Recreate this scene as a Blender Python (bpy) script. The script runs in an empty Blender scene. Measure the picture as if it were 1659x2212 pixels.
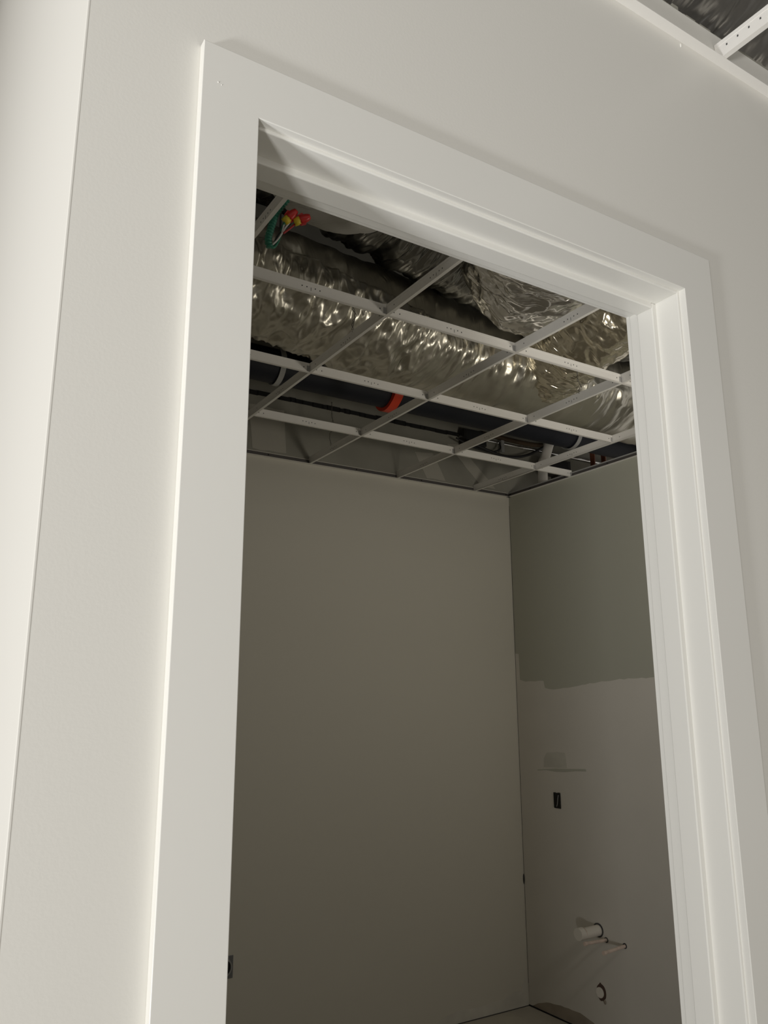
import bpy, bmesh, math, random
import numpy as np
from mathutils import Matrix, Vector, noise

random.seed(4)
PI = math.pi
C = bpy.context.scene.collection
sc = bpy.context.scene
G = 3.1225            # height of the ceiling grid above the floor

# ------------------------------------------------------------ camera
cam_d = bpy.data.cameras.new('camera'); cam = bpy.data.objects.new('camera', cam_d); C.objects.link(cam)
yaw, pitch, roll, foc = 0.5603899, 0.2307533, -0.0040593, 1740.75
fw = Vector((math.sin(yaw)*math.cos(pitch), math.cos(yaw)*math.cos(pitch), math.sin(pitch)))
rt = Vector((math.cos(yaw), -math.sin(yaw), 0)); up = rt.cross(fw)
r2 = rt*math.cos(roll) + up*math.sin(roll); u2 = up*math.cos(roll) - rt*math.sin(roll)
m = Matrix.Identity(4)
for i in range(3):
    m[i][0], m[i][1], m[i][2] = r2[i], u2[i], -fw[i]
m.translation = Vector((-1.43041, -2.25434, -1.35449 + G))
cam.matrix_world = m
cam_d.sensor_fit = 'HORIZONTAL'; cam_d.sensor_width = 36; cam_d.lens = foc/1659*36
cam_d.clip_start = 0.02
sc.camera = cam

# ------------------------------------------------------------ world, lights, exposure
w = bpy.data.worlds.new('world'); sc.world = w; w.use_nodes = True
bg = w.node_tree.nodes['Background']; bg.inputs[0].default_value = (1.0, 0.955, 0.885, 1); bg.inputs[1].default_value = 0.45
def area(name, loc, target, sx, sy, power, col, spread=180):
    d = bpy.data.lights.new(name, 'AREA'); d.shape = 'RECTANGLE'; d.size = sx; d.size_y = sy
    d.energy = power; d.color = col; d.spread = math.radians(spread)
    o = bpy.data.objects.new(name, d); C.objects.link(o); o.location = loc
    o.rotation_euler = (Vector(target)-Vector(loc)).to_track_quat('-Z', 'Y').to_euler()
    return o
area('work_light', (-4.2, -2.3, 0.15), (-1.3, -1.2, 3.6), 0.40, 0.40, 23, (.985, 0.99, 1.0), 90)
area('far_work_light', (-4.1, -4.0, 0.3), (-0.2, -0.9, 4.2), 0.5, 0.5, 39, (1, 0.99, 0.965), 120)
area('room_fill_light', (1.25, -1.10, 2.30), (1.4, 0.7, 3.25), 0.38, 0.38, 8.2, (1, 0.935, 0.82))  # added unseen fill lamp that lifts the dim room
sc.view_settings.view_transform = 'Standard'; sc.view_settings.look = 'None'
sc.view_settings.exposure = 0.0; sc.view_settings.gamma = 1; sc.view_settings.use_curve_mapping = False

# ------------------------------------------------------------ materials
def mat(name, col, rough=0.6, metal=0.0, spec=0.5, var=0.0, vscale=3.0, bump=0.0, bscale=80.0, stretch=(1,1,1), coat=0.0, detail=3.0):
    M = bpy.data.materials.new(name); M.use_nodes = True
    nt = M.node_tree; b = nt.nodes['Principled BSDF']
    b.inputs['Base Color'].default_value = (*col, 1); b.inputs['Roughness'].default_value = rough
    b.inputs['Metallic'].default_value = metal; b.inputs['Specular IOR Level'].default_value = spec
    b.inputs['Coat Weight'].default_value = coat
    if var or bump:
        g = nt.nodes.new('ShaderNodeNewGeometry'); mp = nt.nodes.new('ShaderNodeMapping')
        mp.inputs['Scale'].default_value = stretch
        nt.links.new(g.outputs['Position'], mp.inputs['Vector'])
    if var:
        n = nt.nodes.new('ShaderNodeTexNoise'); n.inputs['Scale'].default_value = vscale; n.inputs['Detail'].default_value = 5
        r = nt.nodes.new('ShaderNodeMapRange'); r.inputs['From Min'].default_value = .3; r.inputs['From Max'].default_value = .7
        r.inputs['To Min'].default_value = 1-var; r.inputs['To Max'].default_value = 1+var
        mx = nt.nodes.new('ShaderNodeVectorMath'); mx.operation = 'SCALE'; mx.inputs[0].default_value = col
        nt.links.new(mp.outputs[0], n.inputs['Vector']); nt.links.new(n.outputs['Fac'], r.inputs['Value'])
        nt.links.new(r.outputs[0], mx.inputs['Scale']); nt.links.new(mx.outputs[0], b.inputs['Base Color'])
    if bump:
        n2 = nt.nodes.new('ShaderNodeTexNoise'); n2.inputs['Scale'].default_value = bscale; n2.inputs['Detail'].default_value = detail
        bp = nt.nodes.new('ShaderNodeBump'); bp.inputs['Strength'].default_value = bump; bp.inputs['Distance'].default_value = 0.01
        nt.links.new(mp.outputs[0], n2.inputs['Vector']); nt.links.new(n2.outputs['Fac'], bp.inputs['Height'])
        nt.links.new(bp.outputs[0], b.inputs['Normal'])
    return M

M_wall = mat('wall_paint', (.80, .785, .735), .50, spec=.35, bump=.02, bscale=220)
M_trim = mat('trim_paint', (.83, .82, .775), .30, spec=.5, bump=.008, bscale=60)
M_room = mat('room_paint', (.74, .715, .64), .6, spec=.3, bump=.03, bscale=200)
M_dark = mat('dark_first_coat', (.50, .50, .43), .6, spec=.3, bump=.03, bscale=200)
M_prim = mat('primer', (.72, .69, .635), .65, spec=.3, var=.03, vscale=2.5)
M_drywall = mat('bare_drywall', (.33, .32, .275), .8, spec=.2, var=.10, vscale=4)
M_mud = mat('joint_compound', (.74, .72, .66), .8, spec=.2, var=.08, vscale=9)
M_floor = mat('dusty_concrete', (.52, .49, .43), .85, spec=.2, var=.18, vscale=5, bump=.2, bscale=60)
M_deck = mat('deck_metal', (.10, .10, .095), .7, metal=.3)
M_black = mat('black_void', (.012, .012, .012), .8)
M_grid = mat('white_grid_steel', (.88, .86, .82), .38, spec=.5)
M_leg = mat('shaded_leg', (.13, .12, .115), .6, metal=.2)  # wall angle leg, dark colour paints the shade above its flange
M_hole = mat('punched_hole_shadow', (.06, .06, .06), .8)
M_wire = mat('steel_wire', (.20, .19, .17), .5, metal=.8)
M_pipe = mat('black_blue_steel', (.006, .008, .016), .6, spec=.5, bump=.1, bscale=60)
M_brown = mat('primer_red_brown_steel', (.085, .055, .03), .75, var=.25, vscale=8)
M_red = mat('orange_red_enamel', (.75, .06, .02), .4)
M_strap = mat('galvanised_strap', (.42, .42, .41), .5)
M_pvc = mat('white_pvc', (.88, .84, .77), .4, var=.05)
M_stub = mat('dusty_copper_stub', (.80, .66, .58), .5, metal=.1, var=.12, vscale=40)
M_copper = mat('tarnished_copper', (.22, .075, .035), .45, metal=.4)
M_chrome = mat('bright_conduit', (.85, .85, .83), .22, metal=1)
M_cable = mat('black_cable', (.02, .02, .02), .5)
M_box = mat('dark_box_steel', (.035, .033, .03), .6, metal=.3)
M_plate = mat('grey_zinc_plate', (.27, .28, .30), .45, metal=.5)
M_green = mat('green_armoured_sheath', (.02, .17, .11), .45, spec=.5)
M_nutr = mat('red_plastic', (.62, .035, .03), .35)
M_nuty = mat('yellow_plastic', (.75, .58, .04), .4)
M_ww = mat('white_insulation', (.65, .65, .62), .4)
M_wk = mat('black_insulation', (.02, .02, .02), .4)
M_wr = mat('red_insulation', (.42, .03, .03), .4)
M_wg = mat('green_insulation', (.03, .20, .12), .4)

def foil(name, col, rough, s1=9, s2=38, b1=.5, b2=.35, stretch=(1, 1, 1), metal=.95):
    """crinkled foil: sharp ridges that run round the tube (uv: x = round, y = along, in metres)"""
    M = bpy.data.materials.new(name); M.use_nodes = True
    nt = M.node_tree; b = nt.nodes['Principled BSDF']; L = nt.links.new
    b.inputs['Base Color'].default_value = (*col, 1); b.inputs['Roughness'].default_value = rough; b.inputs['Metallic'].default_value = metal
    g = nt.nodes.new('ShaderNodeUVMap'); g.uv_map = 'wrap'
    mp = nt.nodes.new('ShaderNodeMapping'); mp.inputs['Scale'].default_value = stretch; L(g.outputs[0], mp.inputs['Vector'])
    def ns(sc_, typ, det, dist):
        n = nt.nodes.new('ShaderNodeTexNoise'); n.noise_type = typ; n.normalize = True
        n.inputs['Scale'].default_value = sc_; n.inputs['Detail'].default_value = det; n.inputs['Distortion'].default_value = dist
        return n
    n0 = ns(s1, 'RIDGED_MULTIFRACTAL', 3, .5); n1 = ns(s2, 'RIDGED_MULTIFRACTAL', 2, .8)
    L(mp.outputs[0], n0.inputs['Vector']); L(mp.outputs[0], n1.inputs['Vector'])
    # crinkling comes in patches
    pt = ns(2.3, 'FBM', 2, .3); L(g.outputs[0], pt.inputs['Vector'])
    rg = nt.nodes.new('ShaderNodeMapRange'); rg.inputs['From Min'].default_value = .42; rg.inputs['From Max'].default_value = .60
    rg.inputs['To Min'].default_value = .25; L(pt.outputs['Fac'], rg.inputs['Value'])
    mu = nt.nodes.new('ShaderNodeMath'); mu.operation = 'MULTIPLY'; L(n1.outputs['Fac'], mu.inputs[0]); L(rg.outputs[0], mu.inputs[1])
    p1 = nt.nodes.new('ShaderNodeBump'); p1.inputs['Strength'].default_value = b1; p1.inputs['Distance'].default_value = .03
    p2 = nt.nodes.new('ShaderNodeBump'); p2.inputs['Strength'].default_value = b2; p2.inputs['Distance'].default_value = .012
    L(n0.outputs['Fac'], p1.inputs['Height']); L(mu.outputs[0], p2.inputs['Height'])
    L(p1.outputs[0], p2.inputs['Normal']); L(p2.outputs[0], b.inputs['Normal'])
    return M
M_foil = foil('smooth_foil', (.60, .575, .50), .35, 3.5, 17, .22, .55, (.5, 1.6, 1))
M_foilc = foil('crumpled_foil', (.82, .80, .76), .14, 7, 26, .60, 1.0, (.22, 2.0, 1))
M_foilg = foil('warm_foil', (.80, .74, .60), .20, 5, 22, .5, .9, (.3, 2.0, 1))
M_foild = foil('dark_streaky_foil', (.36, .36, .35), .27, 6, 20, .9, .9, (.3, 2.0, 1))
M_dull = foil('dull_foil', (.17, .165, .155), .42, 5, 16, .7, .7, (.5, 1.8, 1), metal=.6)  # darker, rougher foil for the corridor duct
M_paper = foil('grey_scrim', (.44, .43, .40), .6, 5, 24, .5, .9, (.16, 2.6, 1), metal=0)

# ------------------------------------------------------------ mesh helpers
def new(name, verts, faces, m_, parent=None, smooth=False, wrap=None):
    me = bpy.data.meshes.new(name); me.from_pydata([tuple(v) for v in verts], [], faces); me.update()
    me.materials.append(m_)
    if smooth: me.polygons.foreach_set('use_smooth', [True]*len(me.polygons))
    if wrap is not None:
        lay = me.uv_layers.new(name='wrap'); li = np.zeros(len(me.loops), dtype=np.int32); me.loops.foreach_get('vertex_index', li)
        lay.data.foreach_set('uv', np.array(wrap, dtype=np.float32)[li].ravel())
    o = bpy.data.objects.new(name, me); C.objects.link(o)
    if parent: o.parent = parent; o.matrix_parent_inverse = Matrix.Identity(4)
    return o
def bobj(name, bm, m_, parent=None, smooth=False):
    me = bpy.data.meshes.new(name); bm.normal_update(); bm.to_mesh(me); bm.free(); me.materials.append(m_)
    if smooth: me.polygons.foreach_set('use_smooth', [True]*len(me.polygons))
    o = bpy.data.objects.new(name, me); C.objects.link(o)
    if parent: o.parent = parent
    return o
def bx(bm, x0, y0, z0, x1, y1, z1, bev=0, seg=2):
    r = bmesh.ops.create_cube(bm, size=1); vs = r['verts']
    bmesh.ops.scale(bm, vec=(x1-x0, y1-y0, z1-z0), verts=vs); bmesh.ops.translate(bm, vec=((x0+x1)/2, (y0+y1)/2, (z0+z1)/2), verts=vs)
    if bev:
        es = list({e for v in vs for e in v.link_edges})
        bmesh.ops.bevel(bm, geom=es, offset=bev, segments=seg, affect='EDGES', profile=.5)
    return vs
def box(name, x0, y0, z0, x1, y1, z1, m_, parent=None, bev=0):
    bm = bmesh.new(); bx(bm, x0, y0, z0, x1, y1, z1, bev); return bobj(name, bm, m_, parent)
def prism(name, prof, axis, a, b, m_, parent=None, bev=0, cut_a=0, cut_b=0):
    """closed profile of two coordinates swept along an axis ('x','y','z')"""
    n = len(prof); vs = []
    for t in (a, b):
        for (p, q) in prof:
            vs.append({'x': (t, p, q), 'y': (p, t, q), 'z': (p, q, t)}[axis])
    fs = [tuple(range(n)), tuple(range(2*n-1, n-1, -1))] + [(i, (i+1) % n, n+(i+1) % n, n+i) for i in range(n)]
    o = new(name, vs, fs, m_, parent)
    bm = bmesh.new(); bm.from_mesh(o.data); bmesh.ops.recalc_face_normals(bm, faces=bm.faces)
    if bev: bmesh.ops.bevel(bm, geom=list(bm.edges), offset=bev, segments=2, affect='EDGES', profile=.5)
    bm.to_mesh(o.data); bm.free()
    return o
def catmull(P, n):
    P = [Vector(p) for p in P]; P = [2*P[0]-P[1]] + P + [2*P[-1]-P[-2]]
    out = []
    segs = len(P)-3
    for i in range(n+1):
        t = i/n*segs; k = min(int(t), segs-1); t -= k
        a, b, c, d = P[k:k+4]
        out.append(.5*((2*b)+(c-a)*t+(2*a-5*b+4*c-d)*t*t+(3*b-a-3*c+d)*t**3))
    return out
def tube_data(path, rad, seg=12, disp=None, caps=True):
    vs, fs = [], []; n = len(path)
    T = [(path[min(i+1, n-1)]-path[max(i-1, 0)]).normalized() for i in range(n)]
    ref = Vector((0, 0, 1)) if abs(T[0].z) < .9 else Vector((1, 0, 0))
    N = (ref - T[0]*ref.dot(T[0])).normalized(); s = 0
    for i in range(n):
        if i: N = (N - T[i]*N.dot(T[i])).normalized(); s += (path[i]-path[i-1]).length
        B = T[i].cross(N); r = rad(i/(n-1)) if callable(rad) else rad
        for k in range(seg):
            a = 2*PI*k/seg; d = N*math.cos(a)+B*math.sin(a)
            p = path[i]+d*r
            if disp: p = p + d*disp(p, s, a, i/(n-1))
            vs.append(p)
    for i in range(n-1):
        for k in range(seg):
            fs.append((i*seg+k, i*seg+(k+1) % seg, (i+1)*seg+(k+1) % seg, (i+1)*seg+k))
    if caps:
        fs.append(tuple(range(seg-1, -1, -1))); fs.append(tuple((n-1)*seg+k for k in range(seg)))
    return vs, fs
def tube(name, P, rad, m_, parent=None, seg=12, n=None, disp=None, smooth=True):
    path = catmull(P, n) if n else [Vector(p) for p in P]
    vs, fs = tube_data(path, rad, seg, disp); uv = None
    if disp:
        uv = []; s_ = 0
        for i, p in enumerate(path):
            if i: s_ += (p-path[i-1]).length
            r_ = rad(i/(len(path)-1)) if callable(rad) else rad
            uv += [(2*PI*k/seg*r_, s_) for k in range(seg)]
    o = new(name, vs, fs, m_, parent, smooth, uv)
    if not disp: o.data.set_sharp_from_angle(angle=.8)
    return o
def thing(name, label, cat, loc=(0, 0, 0), group=None):
    o = bpy.data.objects.new(name, None); C.objects.link(o); o.location = loc; o.empty_display_size = .05
    return tag(o, label, cat, group)
def tag(o, label, cat, group=None, kind=None):
    o['label'] = label; o['category'] = cat
    if group: o['group'] = group
    if kind: o['kind'] = kind
    return o
def struct(o, label=None):
    o['kind'] = 'structure'
    if label: o['label'] = label
    return o
def adopt(root, *objs):
    """parent parts built in world coordinates under a thing that stands at its own place"""
    for o in objs:
        o.parent = root
        o.matrix_parent_inverse = Matrix.Translation(-Vector(root.location))

# ------------------------------------------------------------ room shell
YF, YB = -1.396, -1.284          # corridor face and room face of the door wall
XL, XR, YBK = -1.19, 2.1351, 1.8212
DECK = G+1.6
JX0, JX1, JZ = -1.083, -0.2535, 2.497     # clear opening between the jambs, underside of head jamb
def wall_front():
    o0, o1, oz = JX0-.02, JX1+.02, JZ+.02
    bm = bmesh.new()
    bx(bm, -1.19, YF, 0, o0, YB, G+.05); bx(bm, o0, YF, oz, o1, YB, G+.05)
    bx(bm, o1, YF, 0, 3.2, YB, G+.05)
    return bobj('wall_front', bm, M_wall)
wf = struct(wall_front(), 'off-white painted wall around the doorway')
# ragged top edge of the gypsum board
bm = bmesh.new(); x = -1.19
while x < 3.2:
    L = random.uniform(.008, .035); h = random.uniform(.001, .011)
    bx(bm, x, YF+.0005, G+.049, min(x+L, 3.2), YF+.013, G+.05+h); x += L
rag = bobj('torn_board_edge', bm, M_drywall, wf)
rag['kind'] = 'stuff'
# small paint drips
def blob(name, c, r, m_, parent):
    bm = bmesh.new(); bmesh.ops.create_icosphere(bm, subdivisions=2, radius=1)
    for v in bm.verts: v.co = Vector((v.co.x*r[0]+c[0], v.co.y*r[1]+c[1], v.co.z*r[2]+c[2]))
    return bobj(name, bm, m_, parent, True)
blob('paint_drip', (-.164, YF, G-.0385), (.0022, .002, .005), M_trim, wf)

wl = struct(box('wall_left', -1.304, YF, 0, -1.19, 3.4, DECK, M_wall), 'off-white side wall running back from the outside corner')
box('corner_bead', -1.3048, YF-.0004, 0, -1.3015, YF+.0028, G+.3, M_wall, wl, .0009)
wb = struct(box('wall_back', XL, YBK, 0, XR+1.6, YBK+.12, G+.37, M_room), 'plain grey beige back wall of the dark room')
# bare board of the back wall above the grid
box('bare_board', XL, YBK-.001, G+.03, XR+1.6, YBK+.001, G+.37, M_drywall, wb)
box('upper_board', XL, YBK+.012, G+.385, XR+1.6, YBK+.12, DECK, M_drywall, wb)
wr = struct(box('wall_right', XR, YB, 0, XR+.12, YBK, G+.028, M_dark), 'right wall with a darker coat above lighter primer')
struct(box('floor', -9, -6, -.12, 6, 5, 0, M_floor), 'dusty bare concrete floor')
# deck overhead
prof = []; y = -6.0
while y < 5:
    prof += [(y, DECK), (y+.04, DECK+.06), (y+.13, DECK+.06), (y+.17, DECK)]; y += .25
prof = prof + [(5, DECK+.12), (-6, DECK+.12)]
struct(prism('ceiling', prof, 'x', -1.6, 6, M_deck), 'dark ribbed steel deck above the open ceiling grid')

# paint and compound areas on the right wall (polygons in y,z)
def patch(name, pts, face, m_, parent, t=.0006):
    """thin coat with an irregular outline lying on a wall"""
    n = len(pts); vs = []
    for d in (0, t):
        for (a, z) in pts:
            vs.append((XR-d, a, z+G) if face == 'right' else (a, YBK-d, z+G) if face == 'back' else (a, z, d))
    fs = [tuple(range(n)), tuple(range(2*n-1, n-1, -1))] + [(i, (i+1) % n, n+(i+1) % n, n+i) for i in range(n)]
    o = new(name, vs, fs, m_, parent)
    bm = bmesh.new(); bm.from_mesh(o.data); bmesh.ops.recalc_face_normals(bm, faces=bm.faces); bm.to_mesh(o.data); bm.free()
    return o
def rough_line(pts, step=.03, j=.004):
    out = []
    for (a, b) in zip(pts[:-1], pts[1:]):
        L = math.hypot(b[0]-a[0], b[1]-a[1]); k = max(1, int(L/step))
        for i in range(k):
            t = i/k; out.append((a[0]+(b[0]-a[0])*t, a[1]+(b[1]-a[1])*t+noise.noise(Vector((a[0]*7+t*k*.8, 3, b[1])))*j*2))
    out.append(pts[-1]); return out
bd = rough_line([(1.8185, -1.055), (1.787, -1.06), (1.785, -1.224), (1.73, -1.236), (1.64, -1.232), (1.566, -1.235), (1.556, -1.278), (1.48, -1.287), (1.36, -1.279), (1.12, -1.2528), (.95, -1.240), (.736, -1.234), (.3, -1.25), (-.3, -1.22), (YB+.002, -1.24)])
patch('primer_coat', bd + [(YB+.002, .001-G), (1.8185, .001-G)], 'right', M_prim, wr)['label'] = 'lighter grey primer coat over the lower wall'
sm = [(1.655, -1.768), (1.56, -1.758), (1.50, -1.752), (1.40, -1.748), (1.30, -1.742), (1.25, -1.740), (1.246, -1.753), (1.33, -1.757), (1.42, -1.768), (1.50, -1.771), (1.58, -1.767), (1.655, -1.774)]
patch('paint_smear', sm, 'right', M_dark, wr, .001)['label'] = 'long thin smear of darker paint'
M_smear = mat('thin_dark_coat', (.60, .585, .525), .6, var=.06, vscale=12)
sq = rough_line([(1.60, -1.752), (1.596, -1.70), (1.57, -1.665), (1.50, -1.655), (1.41, -1.657), (1.405, -1.70), (1.40, -1.744)], .02, .006)
patch('paint_smear', sq, 'right', M_smear, wr, .0008)['label'] = 'square patch of thinly rolled darker paint'
gb = rough_line([(1.79, .008-G), (1.74, .035-G), (1.67, .060-G), (1.55, .075-G), (1.40, .080-G), (1.30, .062-G), (1.22, .01-G)], .03, .005)
M_bare = mat('bare_brown_board', (.34, .29, .235), .8, var=.12, vscale=10)
patch('bare_strip', gb, 'right', M_bare, wr, .0009)['label'] = 'unpainted brown strip at the foot of the wall'
bs = rough_line([(XR-.002, -2.98), (2.11, -2.96), (2.09, -3.00), (2.085, -3.035), (2.02, -3.030), (1.95, -3.052), (1.75, -3.062), (1.60, -3.056), (1.52, -3.070), (1.40, -3.10), (1.2, -3.08), (1.0, -3.085), (.6, -3.07), (.2, -3.09)], .03, .005)
patch('joint_compound', bs + [(.2, .002-G), (XR-.002, .002-G)], 'back', M_mud, wb, .0009)['label'] = 'pale compound strip at the foot of the wall'
# shadow pattern painted as lighter bands on the bare board above the grid
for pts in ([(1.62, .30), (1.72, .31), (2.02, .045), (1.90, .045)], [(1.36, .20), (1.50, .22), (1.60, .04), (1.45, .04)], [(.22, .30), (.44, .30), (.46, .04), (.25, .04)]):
    patch('painted_light_band', rough_line(pts + [pts[0]], .05, .006)[:-1], 'back', mat('painted_board_light', (.46, .44, .38), .8), wb, .0025)
# dark movement joint line along back wall above the grid
bm = bmesh.new(); x = XL
while x < 1.70:
    L = random.uniform(.03, .09)
    bx(bm, x, YBK-.006, G+.362+random.uniform(-.002, .002), x+L+.004, YBK+.02, G+.388+random.uniform(-.003, .003)); x += L
j = bobj('dark_joint', bm, M_black, wb); j['kind'] = 'stuff'
# gap between walls and floor
box('floor_gap', .2, YBK-.003, 0, XR, YBK-.0005, .004, M_hole, wb)
box('floor_gap', XR-.004, .6, 0, XR-.0005, YBK, .008, M_black, wr)
# hairline crack in the inside corner, chip of compound
tube('corner_crack', [(XR-.001, YBK-.002, G-.06), (XR-.001, YBK-.002, G-1.9), (XR-.001, YBK-.002, G-3.0)], .0009, M_hole, wb, 5)
blob('chip', (2.13, YBK-.003, G-2.42), (.006, .004, .03), M_hole, wb)
# floor paper sheets by the corner
fl = bpy.data.objects['floor']
patch('floor_paper', [(1.3, 1.79), (1.95, 1.80), (1.99, 1.52), (1.35, 1.40)], 'floor', mat('dusty_paper', (.52, .49, .42), .85, var=.1), fl, .004)
patch('floor_paper', [(1.25, 1.36), (1.90, 1.47), (2.0, 1.1), (1.3, 1.0)], 'floor', mat('dusty_paper_darker', (.46, .43, .37), .85, var=.12), fl, .004)

# ------------------------------------------------------------ door frame
dr = bpy.data.objects.new('door_1', None); C.objects.link(dr)
struct(dr, 'white doorway frame without its door')
def mitred(name, pts, y0, y1, bev, m_=M_trim):
    n = len(pts); vs = [(x, y0, z) for x, z in pts] + [(x, y1, z) for x, z in pts]
    fs = [tuple(range(n)), tuple(range(2*n-1, n-1, -1))] + [(i, (i+1) % n, n+(i+1) % n, n+i) for i in range(n)]
    o = new(name, vs, fs, m_, dr); bm = bmesh.new(); bm.from_mesh(o.data); bmesh.ops.recalc_face_normals(bm, faces=bm.faces)
    es = [e for e in bm.edges if not any(abs(f.normal.x) > .1 and abs(f.normal.z) > .1 for f in e.link_faces)]
    bmesh.ops.bevel(bm, geom=es, offset=bev, segments=3, affect='EDGES', profile=.5)
    bm.to_mesh(o.data); bm.free(); return o
ci0, ci1, cz = -1.0885, -.2485, G-.6205          # casing inner edges
co0, co1, coz = -1.1660, -.1665, G-.5375         # casing outer edges
for (y0, y1) in ((-1.4100, YF), (YB, YB+.0125)):
    mitred('casing', [(co0, 0), (ci0, 0), (ci0, cz), (co0, coz)], y0, y1, .0011)
    mitred('casing', [(ci1, 0), (co1, 0), (co1, coz), (ci1, cz)], y0, y1, .0011)
    mitred('casing', [(co0, coz), (ci0, cz), (ci1, cz), (co1, coz)], y0, y1, .0011)
jf, jb = YF-.0005, YB+.0005
def jbox(name, x0, y0, z0, x1, y1, z1, bev):
    bm = bmesh.new(); bx(bm, x0, y0, z0, x1, y1, z1, bev, 3); return bobj(name, bm, M_trim, dr)
jbox('jamb', JX0-.018, jf, 0, JX0, jb, JZ+.018, .002)
jbox('jamb', JX1, jf, 0, JX1+.018, jb, JZ+.018, .002)
jbox('jamb', JX0, jf, JZ, JX1, jb, JZ+.018, .002)
s0, s1 = -1.3475, -1.311
jbox('door_stop', JX0-.003, s0, 0, JX0+.011, s1, JZ, .0022)
jbox('door_stop', JX1-.011, s0, 0, JX1+.003, s1, JZ, .0022)
jbox('door_stop', JX0+.011, s0, JZ-.011, JX1-.011, s1, JZ+.003, .0022)
blob('paint_drip', (-1.145, -1.4102, G-.592), (.0011, .0007, .0011), M_trim, dr)
blob('paint_drip', (-1.1405, -1.4102, G-.594), (.0008, .0006, .0008), M_trim, dr)

# ------------------------------------------------------------ ceiling grid
def tee_profile(w=.0065, h=.044, t=.0011, b=.0019, z=G):
    return [(-w, z), (w, z), (w, z+.0014), (t, z+.0018), (t, z+h-.009), (b, z+h-.009), (b, z+h), (-b, z+h), (-b, z+h-.009), (-t, z+h-.009), (-t, z+.0018), (-w, z+.0014)]
def dots(name, pos, axis, c, parent, G=G):
    """punched holes and slits on both faces of a web; pos: (along, height, half width, half height)"""
    bm = bmesh.new()
    for (s, h, a, b) in pos:
        if axis == 'x': bx(bm, s-a, c-.0014, G+h-b, s+a, c+.0014, G+h+b)
        else: bx(bm, c-.0014, s-a, G+h-b, c+.0014, s+a, G+h+b)
    o = bobj(name, bm, M_hole); o['kind'] = 'stuff'; o['label'] = 'row of small punched holes in the web'; return o
def holes(a, b, rep):
    out = []
    for s in rep:
        for d in (-.036, -.018, .014, .032):
            if a+.01 < s+d < b-.01: out.append((s+d, .022 if d != .032 else .020, .0019, .0022))
        if a+.01 < s < b-.01: out.append((s-.002, .017, .0009, .006))
    return out
mains = [(-.61, 'ceiling runner nearest the left edge of the doorway, beside the red wire connectors'),
         (0, 'long white ceiling runner second from left, ending over the left part of the back wall'),
         (.61, 'long white ceiling runner crossing the middle of the grid under the shiny duct'),
         (1.22, 'long white ceiling runner fourth from left, passing the right end of the foil duct'),
         (1.83, 'white ceiling runner farthest right, ending nearest the back corner')]
for x, lab in mains:
    t = thing('ceiling_runner', lab, 'ceiling tee', (x, YB, G), 'runners of the room ceiling grid')
    prof = [(x+p, q) for p, q in tee_profile()]
    a, b = YB+.002, YBK-.003
    o1 = prism('web', prof, 'y', a, b, M_grid)
    hp = holes(a, b, [.305-.61*k for k in range(-2, 3)]) + [(.61*k+d, .022, .0018, .0022) for k in (-1, 0, 1, 2) for d in (-.05, .05)]
    adopt(t, o1, dots('punched_holes', hp, 'y', x, t))
rows = [(0, 'nearest the door'), (.61, 'in the middle row'), (1.22, 'in the row nearest the back wall')]
xs = [-.61, 0, .61, 1.22, 1.83, XR]
nm = {(0, 0): 'upper left cross tee nearest the door, above the smooth foil duct', (0, 1): 'cross tee nearest the door, under the crumpled foil belly',
      (0, 2): 'cross tee nearest the door, below the bright gold foil highlight', (0, 3): 'short visible end of cross tee by the right jamb, nearest the door',
      (1, 0): 'middle row cross tee at far left, in front of the blue-black pipe strap', (1, 1): 'middle row cross tee just above the orange red coupling',
      (1, 2): 'middle row cross tee below the wide foil duct, left of the second strap', (1, 3): 'middle row cross tee over the second pipe strap, nearest the right jamb',
      (2, 1): 'back row cross tee at far left against the bare board', (2, 2): 'back row cross tee below the dark junction box end',
      (2, 3): 'back row cross tee in front of the sagging black cable', (2, 4): 'shortest back row cross tee resting on the right wall angle'}
for r, (y, _) in enumerate(rows):
    for k in range(5):
        if (r, k) == (2, 0): continue
        if (r, k) == (0, 4) or (r, k) == (1, 4): lab = None
        a, b = xs[k]+.004, xs[k+1]-.004
        if (r, k) not in nm: continue
        t = thing('cross_tee', nm[(r, k)], 'ceiling tee', (a, y, G), 'cross tees of the room ceiling grid')
        prof = [(y+p, q+.0004) for p, q in tee_profile(h=.042)]
        o1 = prism('web', prof, 'x', a, b, M_grid)
        mid = (xs[k]+xs[k]+.61)/2
        hp = holes(a, b, [mid]) + [(s, .021, .002, .0024) for s in (xs[k]+.03, xs[k]+.58, xs[k]+.055) if a < s < b]
        c1 = box('end_clip', b-.012, y-.0024, G+.006, b+.001, y+.0024, G+.030, M_strap, bev=.0006)
        adopt(t, o1, dots('punched_holes', hp, 'x', y, t), c1)
# corridor runner meeting the door wall
t = thing('ceiling_runner', 'white perforated ceiling runner meeting the door wall at the upper right corner', 'ceiling tee', (-.0475, YF, G-.0275))
xr_ = -.0475
o1 = prism('web', [(xr_+p, q) for p, q in tee_profile(z=G-.0275)], 'y', -4.2, YF-.002, M_grid)
adopt(t, o1, dots('punched_holes', [(YF-.030-.026*k, .026, .0016, .0024) for k in range(4)] + [(-1.9-.02*k, .022, .0016, .0022) for k in range(4)], 'y', xr_, t, G-.0275))

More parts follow.
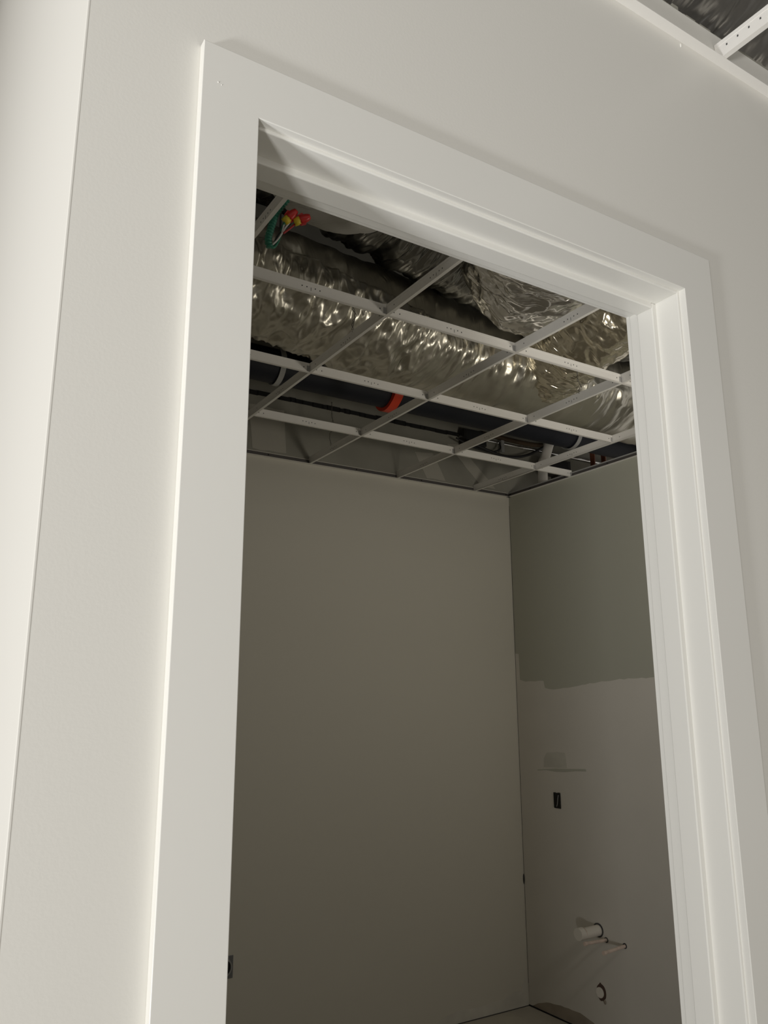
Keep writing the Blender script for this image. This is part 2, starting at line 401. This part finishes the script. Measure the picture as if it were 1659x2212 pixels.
# wall angles
def angle(name, axis, side, c, a, b, lab, h=.026, nails=(), G=G):
    s = side; w_ = .0215
    prof = [(c, G-.0006), (c+s*w_, G-.0006), (c+s*w_, G+.0008), (c+s*.0012, G+.0008), (c+s*.0012, G+h), (c, G+h)]
    o = struct(prism(name, prof, axis, a, b, M_grid), lab)
    if nails:
        e = c+s*.0016
        pf = [(c+s*.0011, G+.0012), (e, G+.0012), (e, G+h), (c+s*.0011, G+h)]
        prism('leg', pf, axis, a, b, M_leg, o)['label'] = 'upright leg coloured dark for the shade above its flange'
    for q in nails:
        bm = bmesh.new(); bmesh.ops.create_uvsphere(bm, u_segments=8, v_segments=5, radius=.0042)
        loc = (c+s*.002, q) if axis == 'y' else (q, c+s*.002)
        bmesh.ops.translate(bm, vec=(loc[0], loc[1], G+.017), verts=bm.verts)
        bobj('nail', bm, M_box, o)
    return o
angle('trim_1', 'x', -1, YBK, XL, XR, 'ceiling wall angle on the back wall', nails=(.35, .93, 1.41, 1.85, 2.11))
angle('trim_2', 'y', -1, XR, YB, YBK, 'ceiling wall angle on the right wall', nails=(1.80, 1.60, 1.28, .93, .62))
angle('trim_3', 'x', -1, YF, -1.304, 3.2, 'ceiling wall angle over the doorway', G=G-.0285)
box('brace_strip', XR-.004, .3, G+.024, XR+.03, YBK, G+.031, M_strap, bpy.data.objects['trim_2'])

# twisted hanger wires
def hanger(P, lab):
    path = catmull(P, 40)
    t = thing('hanger_wire', lab, 'wire', tuple(path[-1]), 'thin wires hanging at the ceiling grid')
    def strand(ph):
        return [p+Vector((math.cos(i*.55+ph), math.sin(i*.55+ph), 0))*.0035*(1 if i > 8 else .5) for i, p in enumerate(path)]
    objs = []
    for ph in (0, PI):
        vs, fs = tube_data(strand(ph), .0013, 5); objs.append(new('strand', vs, fs, M_wire, None, True))
    adopt(t, *objs)
hanger([(.01, .28, G+.19), (.012, .27, G+.155), (.02, .262, G+.12), (.008, .258, G+.09), (.0, .25, G+.055), (.0, .245, G+.038)], 'twisted wire hanging below the smooth foil, left of the second runner')
hanger([(1.235, .27, G+.17), (1.238, .275, G+.14), (1.23, .265, G+.11), (1.245, .262, G+.085), (1.222, .255, G+.06), (1.22, .25, G+.038)], 'twisted wire in front of the bright gold foil by the right jamb')
hanger([(.61, 1.55, G+.30), (.612, 1.55, G+.22), (.62, 1.545, G+.15), (.60, 1.55, G+.10), (.61, 1.55, G+.038)], 'twisted wire against the bare board above the back wall')

# ------------------------------------------------------------ ducts and pipes above the grid
def fbm(v, o=3):
    s = 0; a = 1
    for _ in range(o):
        s += a*noise.noise(v); v = v*2.03; a *= .5
    return s
def ridge(v, o=3):
    s = 0; a = 1
    for _ in range(o):
        s += a*(1-2*abs(noise.noise(v))); v = v*1.9+Vector((5.1, 1.7, 3.3)); a *= .55
    return s
def main_disp(p, s, a, t):
    # creases run round the duct; heavy crumpling on its near upper seam and its torn left end
    q = Vector((p.x*5, p.y*2.2, p.z*2.2))
    d = .007*ridge(q, 2)+.005*fbm(q*2.5)
    seam = math.exp(-((p.z-(G+.31))/.06)**2)*(1 if p.y < .75 else .15)
    d += seam*(.020*ridge(Vector((p.x*16, p.y*7, p.z*7)), 3))
    if p.x < .75:
        k = min(1, (.75-p.x)/.25)
        if p.z < G+.38: d += k*.022*ridge(Vector((p.x*9, p.y*7+3, p.z*6)), 3)
    return d
P = [(-.92, .50, G+.37), (-.55, .54, G+.37), (-.2, .60, G+.37), (.15, .68, G+.38), (.5, .78, G+.41), (.9, .86, G+.43), (1.6, .875, G+.43), (2.4, .875, G+.43), (3.3, .875, G+.43)]
d = tube('foil_duct', P, lambda t: .17+.08*min(1, t/.52), M_foil, None, 150, 520, main_disp)
tag(d, 'wide silver foil wrapped duct crossing the room above the grid', 'duct')
def up_disp(p, s, a, t):
    return .024*ridge(Vector((p.x*11, p.y*3, p.z*2.2)), 3)+.02*fbm(Vector((p.x*3, p.y*3, p.z*3)))+.012*ridge(Vector((p.x*24, p.y*6, p.z*6)), 2)
d = tube('foil_duct', [(-.92, .16, G+.86), (0, .34, G+.80), (.9, .40, G+.71), (2, .42, G+.71), (3.2, .42, G+.71)], .22, M_foild, None, 120, 460, up_disp)
tag(d, 'dark wrinkled foil duct behind the first runner, with draping folds', 'duct')
def belly(p, s, a, t):
    return .013*ridge(Vector((a*1.6, s*15.0, 1.3)), 3)+.011*ridge(Vector((p.x*9, p.y*9, p.z*9)), 2)+.025*fbm(Vector((p.x*4, p.y*4, p.z*4)))+.005*ridge(Vector((a*5, s*34.0, 4.3)), 2)
d = tube('flexible_duct', [(.25, -.95, G+.62), (.36, -.72, G+.50), (.50, -.38, G+.41), (.69, -.06, G+.41), (.86, -.04, G+.66), (.88, -.06, G+1.0)], lambda t: .285-.03*t, M_foilc, None, 150, 330, belly)
tag(d, 'crumpled shiny foil flexible duct sagging behind the door head', 'duct')
def paper(p, s, a, t):
    return .006*ridge(Vector((a*9, s*2.0, .3)), 2)+.012*fbm(Vector((p.x*3, p.y*3, p.z*3)))
d = tube('flexible_duct', [(-.80, -.80, G+.58), (-.60, -.50, G+.49), (-.34, -.19, G+.455), (-.14, -.11, G+.58), (-.10, -.11, G+.95)], .25, M_paper, None, 110, 240, paper)
tag(d, 'dull grey streaked flexible duct bulging at the upper left of the doorway', 'duct')
def branch(p, s, a, t):
    return .010*ridge(Vector((a*1.6, s*12.0, 2.3)), 3)+.012*ridge(Vector((p.x*8, p.y*8, p.z*8)), 2)+.02*fbm(Vector((p.x*4, p.y*4, p.z*4)))
d = tube('flexible_duct', [(1.50, .78, G+.42), (1.44, .45, G+.47), (1.50, .10, G+.56), (1.66, -.35, G+.70), (1.8, -.7, G+.85)], .20, M_foilg, None, 130, 260, branch)
tag(d, 'gold tinged foil branch duct joining the wide duct beside the right jamb', 'duct')
def corr(p, s, a, t):
    return .012*ridge(Vector((p.x*16, a*1.5, p.z*3)), 3)+.010*fbm(Vector((p.x*6, p.y*6, p.z*6)))
d = tube('foil_duct', [(-.45, -1.05, G+.86), (.2, -1.04, G+.82), (1.2, -1.02, G+.78), (2.4, -1.02, G+.78)], .30, M_dull, None, 110, 420, corr)
tag(d, 'dark creased foil insulation seen above the wall at the upper right corner', 'duct')
# torn foil flaps at the left end of the wide duct
fd = bpy.data.objects['foil_duct']
def flap(c, sx, sz, rz, seed):
    n = 22; vs, fs = [], []
    R_ = Matrix.Rotation(rz, 3, 'Z')
    for i in range(n):
        for k in range(n):
            u, v = i/(n-1)-.5, k/(n-1)-.5
            rr = 1-.35*abs(noise.noise(Vector((u*4+seed, v*4, 0))))
            p = Vector((u*sx*rr, .03*ridge(Vector((u*3+seed, v*3, 0)), 3), v*sz*rr))
            vs.append(R_ @ p + Vector(c))
    for i in range(n-1):
        for k in range(n-1): fs.append((i*n+k, (i+1)*n+k, (i+1)*n+k+1, i*n+k+1))
    return vs, fs
for c, sx, sz, rz, sd in (((-.12, .70, G+.235), .22, .11, .6, 1), ((.08, .77, G+.215), .18, .10, .6, 5), ((.30, .85, G+.205), .13, .12, .4, 9), ((-.30, .68, G+.24), .14, .10, .5, 14)):
    vs, fs = flap(c, sx, sz, rz, sd); new('torn_flap', vs, fs, M_foilc, fd, True, [(v.x, v.z) for v in vs])

# sprinkler main
PY, PZ, PR = 1.25, G+.294, .088
t = thing('sprinkler_pipe', 'blue-black pipe running along the room behind the foil duct', 'pipe', (0, PY, PZ))
o1 = tube('pipe', [(-1.15, PY, PZ), (1, PY, PZ), (3.6, PY, PZ)], PR, M_pipe, None, 40)
def ring(name, x, r0, r1, w_, m_, y=PY, z=PZ, extra=None):
    n = 40; vs, fs = [], []
    for (xx, r) in ((x-w_, r0), (x-w_, r1), (x+w_, r1), (x+w_, r0)):
        for k in range(n):
            a = 2*PI*k/n; rr = r+(extra(a) if extra and r == r1 else 0); vs.append((xx, y+rr*math.cos(a), z+rr*math.sin(a)))
    for j_ in range(4):
        for k in range(n): fs.append((j_*n+k, j_*n+(k+1) % n, ((j_+1) % 4)*n+(k+1) % n, ((j_+1) % 4)*n+k))
    return new(name, vs, fs, m_, None, False)
o2 = ring('coupling', .80, PR-.002, PR+.020, .026, M_red, extra=lambda a: .016*max(0, math.cos(a-PI/2*0-.2))**8+.016*max(0, -math.cos(a-.2))**8)
o2['label'] = 'orange red grooved coupling'
adopt(t, o1, o2)
def hang(x, lab, z_top=DECK-.02):
    h = thing('pipe_hanger', lab, 'pipe hanger', (x, PY, PZ), 'grey strap hangers on the dark pipe')
    n = 40; band = []
    path = [Vector((x, PY+(PR+.006)*math.cos(a), PZ-.0+(PR+.006)*math.sin(a)*1.0)) for a in [(-PI*1.20)+PI*1.40*i/n for i in range(n+1)]]
    path = [Vector((x, PY-.02, PZ+.24))] + path + [Vector((x, PY+.02, PZ+.24))]
    vs, fs = [], []
    for p in path:
        c = Vector((x, PY, PZ)); dn = (p-c).normalized()
        for (dx, dr_) in ((-.014, 0), (.014, 0), (.014, .003), (-.014, .003)): vs.append(Vector((x+dx, p.y, p.z))+dn*dr_)
    for i in range(len(path)-1):
        for k in range(4): fs.append((i*4+k, i*4+(k+1) % 4, (i+1)*4+(k+1) % 4, (i+1)*4+k))
    b_ = new('strap', vs, fs, M_strap); r_ = tube('rod', [(x, PY, PZ+.23), (x, PY, z_top)], .006, M_wire, None, 8)
    adopt(h, b_, r_)
hang(.13, 'grey strap hanger round the dark pipe at the far left')
hang(2.17, 'grey strap hanger round the dark pipe near the right wall')
bm_ = prism('steel_beam', [(1.30, G+.52), (1.46, G+.52), (1.46, G+.532), (1.387, G+.54), (1.387, G+.86), (1.46, G+.87), (1.46, G+.88), (1.30, G+.88), (1.30, G+.87), (1.373, G+.86), (1.373, G+.54), (1.30, G+.532)], 'x', -1.18, 3.6, M_brown)
tag(bm_, 'brown steel beam in the dark above the blue-black pipe', 'beam')
# shiny plastic scraps on the pipe's right end
o = tube('plastic_wrap', [(2.72, PY, PZ), (3.0, PY, PZ), (3.3, PY, PZ)], PR+.006, foil('dark_plastic_wrap', (.03, .045, .07), .18, 8, 20, .8, .7, metal=.2), None, 40, 60, lambda p, s, a, t: .010*ridge(Vector((p.x*14, p.y*14, p.z*14)), 3)+.006)
o.parent = t; o.matrix_parent_inverse = Matrix.Translation(-Vector(t.location)); o['label'] = 'dark glossy plastic wrapping'

# back right corner services
pv = thing('drain_vent_pipe', 'pale plastic pipe hanging open ended in the back right corner', 'pipe', (2.27, 1.65, G+.07))
rr_ = .033
q1 = tube('lower_pipe', [(2.30, 1.655, G+.066), (2.305, 1.655, G+.205)], rr_, M_pvc, None, 24)
q2 = tube('elbow', [(2.305, 1.655, G+.195), (2.31, 1.655, G+.225), (2.325, 1.655, G+.25)], rr_+.005, M_pvc, None, 24, 8)
q3 = tube('upper_pipe', [(2.32, 1.655, G+.24), (2.37, 1.655, G+.36), (2.47, 1.655, G+.60)], rr_, M_pvc, None, 24)
q4 = tube('open_end', [(2.30, 1.655, G+.0655), (2.30, 1.655, G+.068)], rr_-.005, M_black, None, 24)
adopt(pv, q1, q2, q3, q4)
jb_ = thing('junction_box', 'dark steel junction box at the back board, left of the black cable', 'junction box', (1.80, 1.78, G+.37))
adopt(jb_, box('box', 1.715, 1.752, G+.305, 1.90, 1.818, G+.405, M_box, bev=.003), box('cover', 1.722, 1.748, G+.312, 1.893, 1.752, G+.398, M_black),
      tube('connector', [(1.70, 1.785, G+.355), (1.72, 1.785, G+.355)], .009, M_chrome, None, 10))
cd = thing('conduit', 'thin bright metal conduit running right from the junction box', 'conduit', (1.9, 1.79, G+.365))
adopt(cd, tube('tube', [(1.90, 1.79, G+.365), (2.6, 1.79, G+.372), (3.55, 1.79, G+.378)], .0095, M_chrome, None, 12),
      tube('coupling', [(2.25, 1.79, G+.3685), (2.33, 1.79, G+.3693)], .0135, M_chrome, None, 12),
      box('strap', 2.05, 1.775, G+.30, 2.075, 1.80, G+.385, M_strap))
cb = tube('black_cable', [(1.70, 1.70, G+.30), (1.86, 1.70, G+.262), (2.0, 1.70, G+.243), (2.12, 1.70, G+.255), (2.25, 1.71, G+.30), (2.42, 1.72, G+.39), (2.6, 1.75, G+.44)], .0095, M_cable, None, 10, 50)
tag(cb, 'black cable sagging in an arc beside the pale plastic pipe', 'cable')
cb = tube('black_cable', [(1.62, 1.72, G+.31), (1.75, 1.72, G+.275), (1.9, 1.72, G+.262), (2.0, 1.74, G+.30), (2.03, 1.77, G+.36)], .006, M_cable, None, 8, 40)
tag(cb, 'thinner black cable curving up to the bright conduit', 'cable')
bb = tube('dark_cable_bundle', [(1.90, 1.80, G+.415), (2.1, 1.79, G+.405), (2.32, 1.78, G+.40), (2.42, 1.77, G+.41)], .016, M_brown, None, 10, 20)
tag(bb, 'brown cable bundle lying just above the bright conduit', 'cable')
for x, lab in ((2.845, 'left of two brown copper pipes rising behind the right wall'), (2.96, 'right of two brown copper pipes rising behind the right wall')):
    o = tube('copper_pipe', [(x, 1.70, .0), (x, 1.70, G+.43)], .0185, M_copper, None, 16)
    tag(o, lab, 'pipe', 'copper pipes behind the right wall')
eb = thing('electrical_box', 'larger dark box behind the right wall, right of the pale pipe', 'electrical box', (2.5, 1.72, G+.16))
adopt(eb, box('box', 2.40, 1.70, G+.20, 2.62, 1.81, G+.30, M_box, bev=.004), box('cover', 2.43, 1.694, G+.215, 2.59, 1.70, G+.285, M_black),
      )
eb = thing('electrical_box', 'small dark box low behind the right wall, beside the open pipe end', 'electrical box', (2.5, 1.60, G+.10))
adopt(eb, box('box', 2.42, 1.63, G+.10, 2.60, 1.70, G+.165, M_box, bev=.003), tube('connector', [(2.47, 1.62, G+.10), (2.47, 1.64, G+.085)], .012, M_strap, None, 10))

# ------------------------------------------------------------ loose wiring at the upper left of the doorway
wy = -.20
ec = thing('electrical_cable', 'green sheathed cable end with two red and yellow wire connectors', 'cable', (-.54, wy, G+.03))
def ribbed(p, s, a, t): return .0016*math.sin(s*2*PI/.0105)
parts = []
parts.append(tube('green_sheath', [(-.505, wy-.02, G+.165), (-.53, wy, G+.12), (-.545, wy, G+.07), (-.555, wy, G+.02), (-.549, wy, G-.004)], .0105, M_green, None, 12, 190, ribbed))
parts.append(tube('ground_wire', [(-.549, wy, G-.002), (-.535, wy, G+.0), (-.520, wy, G+.03), (-.510, wy, G+.07), (-.505, wy-.02, G+.10)], .0042, M_wg, None, 8, 30))
parts.append(tube('black_wire', [(-.545, wy, G-.004), (-.538, wy, G+.005), (-.522, wy, G+.045), (-.495, wy, G+.08), (-.478, wy, G+.108)], .0032, M_wk, None, 8, 30))
parts.append(tube('white_wire', [(-.549, wy, G-.004), (-.530, wy-.01, G+.02), (-.514, wy-.01, G+.05), (-.500, wy-.01, G+.078), (-.482, wy-.01, G+.105)], .0028, M_ww, None, 8, 30))
parts.append(tube('white_wire', [(-.514, wy-.008, G+.048), (-.508, wy-.008, G+.08), (-.500, wy-.008, G+.108)], .0028, M_ww, None, 8, 20))
parts.append(tube('red_wire', [(-.510, wy-.012, G+.05), (-.485, wy-.012, G+.078), (-.468, wy-.012, G+.10)], .0032, M_wr, None, 8, 20))
adopt(ec, *parts)
def nut(c, d, lab_parent):
    d = Vector(d).normalized(); c = Vector(c)
    side = d.cross(Vector((0, 1, 0))).normalized()
    e = bpy.data.objects.new('wire_connector', None)
    skirt, sf = tube_data([c, c+d*.022], lambda t: .0135-.001*t, 14)
    y_ = new('wire_connector', skirt, sf, M_nuty, None, True)
    cap, cf = tube_data([c+d*.020+d*.0048*i for i in range(8)], lambda t: .0135*(1-.55*t**3), 14, lambda p, s, a, t: .001*math.cos(a*7))
    r_ = new('cap', cap, cf, M_nutr, y_, True)
    for s in (-1, 1):
        vs = []
        base = [c+d*.012+side*s*.009, c+d*.036+side*s*.009, c+d*.032+side*s*.019, c+d*.018+side*s*.017]
        for yy in (-.003, .003): vs += [p+Vector((0, yy, 0)) for p in base]
        w_ = new('wing', vs, [(0, 1, 2, 3), (7, 6, 5, 4), (0, 4, 5, 1), (1, 5, 6, 2), (2, 6, 7, 3), (3, 7, 4, 0)], M_nutr, y_)
    adopt(lab_parent, y_)
    for ch in y_.children: pass
nut((-.506, wy-.006, G+.092), (.62, -.62, .80), ec)
nut((-.476, wy-.014, G+.098), (.90, -.62, .42), ec)

# ------------------------------------------------------------ fixtures on the room walls
# device box opening
db = thing('device_box', 'black rectangular switch box opening in the right wall', 'electrical box', (XR, 1.494, G-1.93))
y0, y1, z0, z1 = 1.468, 1.520, G-1.977, G-1.892
bmk = bmesh.new()
bx(bmk, XR-.0035, y0-.001, z0-.001, XR-.0007, y1+.001, z1+.001)
o1 = bobj('opening', bmk, M_black)
rim = []
bm = bmesh.new()
for (a, b, c, d_) in ((y0, z1-.002, y0+.018, z1+.004), (y1-.016, z1-.003, y1, z1+.003), (y0-.001, z0, y0+.002, z1), (y1-.002, z0+.004, y1+.001, z1)):
    bx(bm, XR-.0065, a, b, XR-.001, c, d_, .0006)
o2 = bobj('rim', bm, M_box)
o3 = tube('wire', [(XR-.004, 1.482, z1-.01), (XR-.008, 1.484, z1-.035), (XR-.005, 1.492, z1-.06), (XR-.004, 1.50, z0+.008)], .0018, M_strap, None, 6, 16)
adopt(db, o1, o2, o3)
# drain stub
ds = thing('drain_stub', 'short white capped drain pipe sticking out of the right wall', 'pipe', (XR, 1.225, G-2.585))
def hring(x0, x1, r, m_, nme, yz=(1.225, G-2.584)):
    return tube(nme, [(x0, yz[0], yz[1]), (x1, yz[0], yz[1]+(x0-x1)*-.03)], r, m_, None, 28)
adopt(ds, hring(XR, 1.99, .0285, M_pvc, 'pipe'), hring(2.012, 1.978, .0315, M_pvc, 'hub'), hring(2.0215, 2.0195, .0290, M_stub, 'glue_line'),
      hring(XR-.004, XR, .036, M_hole, 'wall_gap'))
for yz, e, lab in (((1.171, G-2.622), (1.971, 1.171, G-2.618), 'copper supply stub just below the white drain pipe'),
                   ((1.041, G-2.622), (1.975, 1.043, G-2.634), 'lower right copper supply stub on the right wall')):
    s = thing('supply_stub', lab, 'pipe', (XR, *yz), 'capped supply stubs on the right wall')
    adopt(s, tube('pipe', [(XR+.01, *yz), e], .0085, M_stub, None, 16),
          tube('cap', [(e[0]+.016, e[1], e[2]), (e[0]-.002, e[1], e[2])], .0105, M_stub, None, 16),
          tube('escutcheon_gap', [(XR-.003, *yz), (XR-.0008, *yz)], .014, M_hole, None, 16))
# ragged hole with a pipe in it
hw = thing('wall_hole', 'ragged hole low in the right wall with pale pipe inside', 'hole', (XR, 1.23, G-2.894))
pts = [(1.23+(.034+.004*noise.noise(Vector((k, 2, 0))))*math.cos(2*PI*k/22), G-2.894+(.043+.009*noise.noise(Vector((k*.9, 5, 0))))*math.sin(2*PI*k/22)) for k in range(22)]
vs = [(XR-.0018, a, b) for a, b in pts]+[(XR-.0005, a, b) for a, b in pts]
o1 = new('opening', vs, [tuple(range(22)), tuple(range(43, 21, -1))]+[(i, (i+1) % 22, 22+(i+1) % 22, 22+i) for i in range(22)], mat('hole_dark_brown', (.10, .06, .045), .9))
o2 = tube('pipe', [(XR+.02, 1.238, G-2.897), (XR-.006, 1.238, G-2.897)], .0265, M_pvc, None, 24)
blobo = blob('torn_board', (XR-.002, 1.207, G-2.935), (.004, .010, .012), M_bare, None)
adopt(hw, o1, o2, blobo)
# ring cover low on the back wall by the left jamb
oc = thing('outlet_cover', 'grey metal box ring low on the back wall beside the left jamb', 'outlet', (.194, YBK, G-2.612))
o1 = box('plate', .144, YBK-.004, G-2.663, .2435, YBK, G-2.5615, M_plate, bev=.001)
vs, fs = [], []; n = 36
for (r, yy) in ((.036, YBK-.004), (.036, YBK-.010), (.043, YBK-.010), (.044, YBK-.004)):
    for k in range(n):
        a = 2*PI*k/n; vs.append((.194+r*math.cos(a), yy, G-2.612+r*math.sin(a)))
for j_ in range(3):
    for k in range(n): fs.append((j_*n+k, j_*n+(k+1) % n, (j_+1)*n+(k+1) % n, (j_+1)*n+k))
o2 = new('raised_ring', vs, fs, mat('lighter_zinc', (.52, .53, .55), .35, metal=.6), None)
o3 = new('opening', [(.194+.036*math.cos(2*PI*k/n), YBK-.0045, G-2.612+.036*math.sin(2*PI*k/n)) for k in range(n)]+[(.194+.036*math.cos(2*PI*k/n), YBK-.0038, G-2.612+.036*math.sin(2*PI*k/n)) for k in range(n)],
         [tuple(range(n)), tuple(range(2*n-1, n-1, -1))]+[(i, (i+1) % n, n+(i+1) % n, n+i) for i in range(n)], M_black)
adopt(oc, o1, o2, o3)
